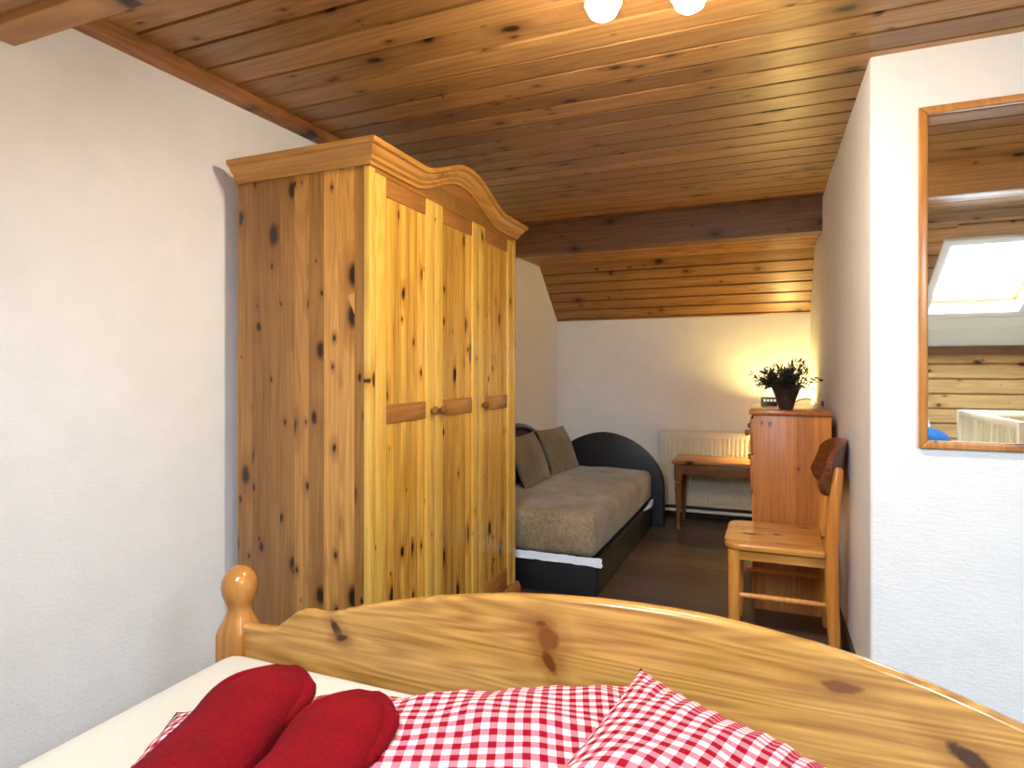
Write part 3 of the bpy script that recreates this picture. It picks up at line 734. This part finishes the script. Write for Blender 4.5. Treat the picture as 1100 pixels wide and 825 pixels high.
# wall socket, plug, lead, switch
sk = empty('wall_socket', (xr(4.28), 4.28, .985)); tag(sk, 'small brown wall socket beside the chest of drawers top', 'socket')
b = MB().box(-.012, .0, -.038, .038, -.038, .038, .004); b.build('plate', M['skirt'], sk)
b = MB().lathe([(.016, 0), (.016, -.03), (.008, -.036)], (-.012, 0, 0), 16, 'x'); b.build('plug', M['dplastic'], sk)
sw = MB().box(xr(4.3)-.010, xr(4.3), 4.285, 4.315, 1.095, 1.125, .004); tag(sw.build('light_switch', M['white']), 'tiny white light switch on the right wall above the brown socket', 'switch')
b = MB(); P = [Vector(p) for p in ((.02, 4.02, TZ+.012), (.07, 3.80, TZ+.010), (.11, 3.72, TZ+.022), (.15, 3.78, TZ+.042), (.20, 3.95, TZ+.040), (.245, 4.14, TZ+.015), (.262, 4.28, .985))]
def spline(P, n=8):
    out = []
    for i in range(len(P)-1):
        a, b_, c, d = P[max(i-1, 0)], P[i], P[i+1], P[min(i+2, len(P)-1)]
        for k in range(n):
            s = k/n; out.append(.5*((2*b_)+(c-a)*s+(2*a-5*b_+4*c-d)*s*s+(3*b_-a-3*c+d)*s**3))
    return out+[P[-1]]
b.tube(spline(P), .003, 6); tag(b.build('power_cord', M['dplastic']), 'thin dark power cord arching from the clock to the wall socket', 'cord')

# ------------------------------------------------------------ chair
CH = empty('dining_chair', (.025, 3.09, 0)); tag(CH, 'pine dining chair with dark curved backrest beside the right wall', 'chair')
b = MB(); W, D = .225, .205
out = []
def rr(x0, x1, y0, y1, r, n=7):
    o = []
    for cx_, cy_, a0, rad in ((x1-r[0], y1-r[0], 0, r[0]), (x0+r[1], y1-r[1], 90, r[1]), (x0+r[2], y0+r[2], 180, r[2]), (x1-r[3], y0+r[3], 270, r[3])):
        o += [(cx_+rad*math.cos(R(a0+90*i/n)), cy_+rad*math.sin(R(a0+90*i/n))) for i in range(n+1)]
    return o
b.prism(rr(-D-.015, .185, -W-.01, W+.01, (.02, .07, .07, .02)), 'z', .432, .462, .010, 4); b.build('seat', M['chairx'], CH)
for y in (-W+.03, W-.03):
    b = MB().lathe([(.021, 0), (.025, .05), (.026, .43)], (-D+.03, y, 0), 16); b.build('front_leg', M['chairz'], CH)
    pts = [(.222, y, .0), (.208, y, .25), (.205, y, .45), (.216, y, .66), (.228, y, .79), (.230, y, .806)]
    b = MB(); b.tube(pts, [.022, .0265, .028, .0255, .0225, .015], 14); b.build('rear_leg', M['chairz'], CH)
    b = MB().box(-D+.03, .20, y-.011, y+.011, .385, .432, .004); b.build('side_apron', M['chairx'], CH)
    b = MB(); b.tube([(-D+.03, y, .232), (.0, y, .232), (.205, y, .232)], [.010, .0125, .010], 10); b.build('stretcher', M['chairz'], CH)
for q in (-D+.02, .19):
    b = MB().box(q, q+.022, -W+.03, W-.03, .385, .432, .004); b.build('cross_apron', M['chairx'], CH)
# curved backrest board with rounded ends
nu, nv = 30, 12; vs = []; fs = []
for s in (0, 1):
    for i in range(nu+1):
        for j in range(nv+1):
            u = -1+2*i/nu; v = -1+2*j/nv
            hh = .034+.080*(max(0, 1-abs(u)**3.6))**.5
            y = .250*u; x = .165+.080*(1-u*u)-.0+(.022 if s else 0)+.014*v
            zz = .775+.018*(1-u*u)+hh*v
            vs.append((x, y, zz))
K = (nu+1)*(nv+1)
for i in range(nu):
    for j in range(nv):
        a = i*(nv+1)+j; fs.append((a, a+nv+1, a+nv+2, a+1)); fs.append((K+a, K+a+1, K+a+nv+2, K+a+nv+1))
for i in range(nu):
    a = i*(nv+1); fs.append((a, K+a, K+a+nv+1, a+nv+1)); a += nv; fs.append((a, a+nv+1, K+a+nv+1, K+a))
for j in range(nv):
    a = j; fs.append((a, a+1, K+a+1, K+a)); a = nu*(nv+1)+j; fs.append((a, K+a, K+a+1, a+1))
b = MB(); b.add(vs, fs, True); bmesh.ops.remove_doubles(b.bm, verts=b.bm.verts[:], dist=.0004)
b.build('backrest', M['chairb'], CH)
CH.location.x = .028

# ------------------------------------------------------------ mirror
mr_ = empty('wall_mirror', (.762, YM, 1.518)); tag(mr_, 'tall pine-framed mirror hanging on the white wall at the right', 'mirror')
mw, mh, fw = .60, 1.145, .026
def mpiece(pts, mat, name='frame_side'):
    b = MB(); b.prism(pts, 'y', -.022, -.0005, .006, 3); return b.build(name, M[mat], mr_)
X0, X1, Z0, Z1 = -mw/2, mw/2, -mh/2, mh/2
mpiece([(X0, Z0), (X0+fw, Z0+fw), (X0+fw, Z1-fw), (X0, Z1)], 'mframe'); mpiece([(X1, Z0), (X1-fw, Z0+fw), (X1-fw, Z1-fw), (X1, Z1)], 'mframe')
mpiece([(X0, Z0), (X1, Z0), (X1-fw, Z0+fw), (X0+fw, Z0+fw)], 'mframe'); mpiece([(X0, Z1), (X1, Z1), (X1-fw, Z1-fw), (X0+fw, Z1-fw)], 'mframe')
b = MB().box(X0+fw-.006, X1-fw+.006, -.012, -.008, Z0+fw-.006, Z1-fw+.006); b.build('mirror_glass', M['mirror'], mr_, smooth=False, autosmooth=False)

# ------------------------------------------------------------ ceiling spotlight bar
cl = empty('ceiling_light', (-.30, 1.64, H)); tag(cl, 'ceiling spotlight bar with two glowing round bulbs above the bed', 'ceiling light')
b = MB().box(-.20, .20, -.015+.0, .015, -.026, .0, .004); b.build('bar', M['chrome'], cl, ).rotation_euler = (0, 0, R(12))
for (x, y) in ((-.108, -.028), (.108, .02)):
    b = MB(); b.tube([(x, y, -.024), (x, y, -.05)], .007, 10); b.lathe([(.014, -.048), (.019, -.056), (.019, -.083), (.015, -.086)], (x, y, 0), 20); st = b.build('socket', M['chrome'], cl)
    b = MB(); n = 28; vs = []; fs = []
    for (r, h) in ((.018, -.078), (.034, -.088), (.045, -.104), (.050, -.124), (.0485, -.124), (.0435, -.106), (.033, -.091), (.018, -.081)):
        for k in range(n): vs.append((x+r*math.cos(2*PI*k/n), y+r*math.sin(2*PI*k/n), h))
    for i in range(7):
        for k in range(n): fs.append((i*n+k, i*n+(k+1) % n, (i+1)*n+(k+1) % n, (i+1)*n+k))
    b.add(vs, fs, True); b.build('shade', M['chrome'], cl)  # cup added to keep the bulb's upward light off the ceiling
    b = MB().lathe([(.012, -.084), (.024, -.094), (.035, -.106), (.041, -.122), (.041, -.135), (.034, -.151), (.020, -.161), (.003, -.164)], (x, y, 0), 28); b.build('bulb', M['bulb'], st)

# ------------------------------------------------------------ things behind the camera seen in the mirror
ns = empty('nightstand', (1.0, -.56, 0)); tag(ns, 'pine nightstand by the knee wall holding a white lamp, seen in the mirror', 'nightstand')
b = MB().box(-.2, .2, -.17, .17, .58, .605, .005); b.build('top', M['tabx'], ns)
b = MB(); b.box(-.185, -.167, -.16, .16, 0, .58, .002); b.box(.167, .185, -.16, .16, 0, .58, .002); b.box(-.17, .17, -.16, -.145, .05, .58); b.box(-.17, .17, -.16, .15, .05, .07); b.build('body', M['chest'], ns)
b = MB().box(-.165, .165, .142, .16, .36, .57, .005); d = b.build('drawer', M['chestf'], ns)
b = MB().lathe([(.008, 0), (.016, .015), (.012, .028), (.002, .03)], (0, .158, .465), 16, 'y'); b.build('knob', M['knob'], d)
l2 = empty('bedside_lamp', (1.0, -.62, .605)); tag(l2, 'white cone-shaded bedside lamp reflected at the lower left of the mirror', 'lamp')
b = MB().lathe([(.06, 0), (.06, .012), (.02, .03), (.012, .08), (.012, .22)], (0, 0, 0), 24); b.build('base', M['white'], l2)
b = MB(); n = 32; vs = []; fs = []
for (r, h) in ((.115, .19), (.055, .40), (.0535, .40), (.1135, .19)):
    for k in range(n): vs.append((r*math.cos(2*PI*k/n), r*math.sin(2*PI*k/n), h))
for i in range(4):
    for k in range(n): a, c = i*n+k, i*n+(k+1) % n; d = ((i+1) % 4)*n; fs.append((a, c, d+(k+1) % n, d+k))
b.add(vs, fs, True); b.build('shade', M['white'], l2)
b = MB(); b.tube([(-.05, 0, .38), (.05, 0, .38)], .002, 6); b.build('spider', M['chrome'], l2)
bl = pillow('folded_blanket', .36, .26, .20, M['blue'], (1.02, -.42, .705), (R(14), R(14), R(8)), pinch=.04, wr=.008, seed=20., nu=26, nv=26)
tag(bl, 'rumpled blue blanket on the nightstand, reflected at the bottom left of the mirror', 'blanket')
cb = empty('baby_cot', (1.60, .13, 0)); tag(cb, 'cream slatted baby cot under the skylight, seen in the mirror', 'cot')
a, c = .33, .60
for x in (-a, a):
    for y in (-c, c):
        b = MB().box(x-.02, x+.02, y-.02, y+.02, 0, .93, .004); b.build('post', M['cream'], cb)
    b = MB().box(x-.015, x+.015, -c+.02, c-.02, .28, .33, .004); b.build('lower_rail', M['cream'], cb)
    b = MB().box(x-.018, x+.018, -c+.02, c-.02, .885, .93, .006); sd = b.build('side_rail', M['cream'], cb)
    for i in range(14):
        y = -c+.08+i*(2*c-.16)/13; b = MB(); b.tube([(x, y, .32), (x, y, .89)], .009, 8); b.build('slat', M['cream'], sd)
for y in (-c, c):
    b = MB().box(-a+.02, a-.02, y-.015, y+.015, .28, .33, .004); b.build('lower_rail', M['cream'], cb)
    b = MB().box(-a+.02, a-.02, y-.015, y+.015, .885, .93, .006); sd = b.build('end_rail', M['cream'], cb)
    for i in range(6):
        x = -a+.09+i*(2*a-.18)/5; b = MB(); b.tube([(x, y, .32), (x, y, .89)], .009, 8); b.build('slat', M['cream'], sd)
b = MB().box(-a+.02, a-.02, -c+.02, c-.02, .30, .40, .02); b.build('mattress', M['sheet'], cb)
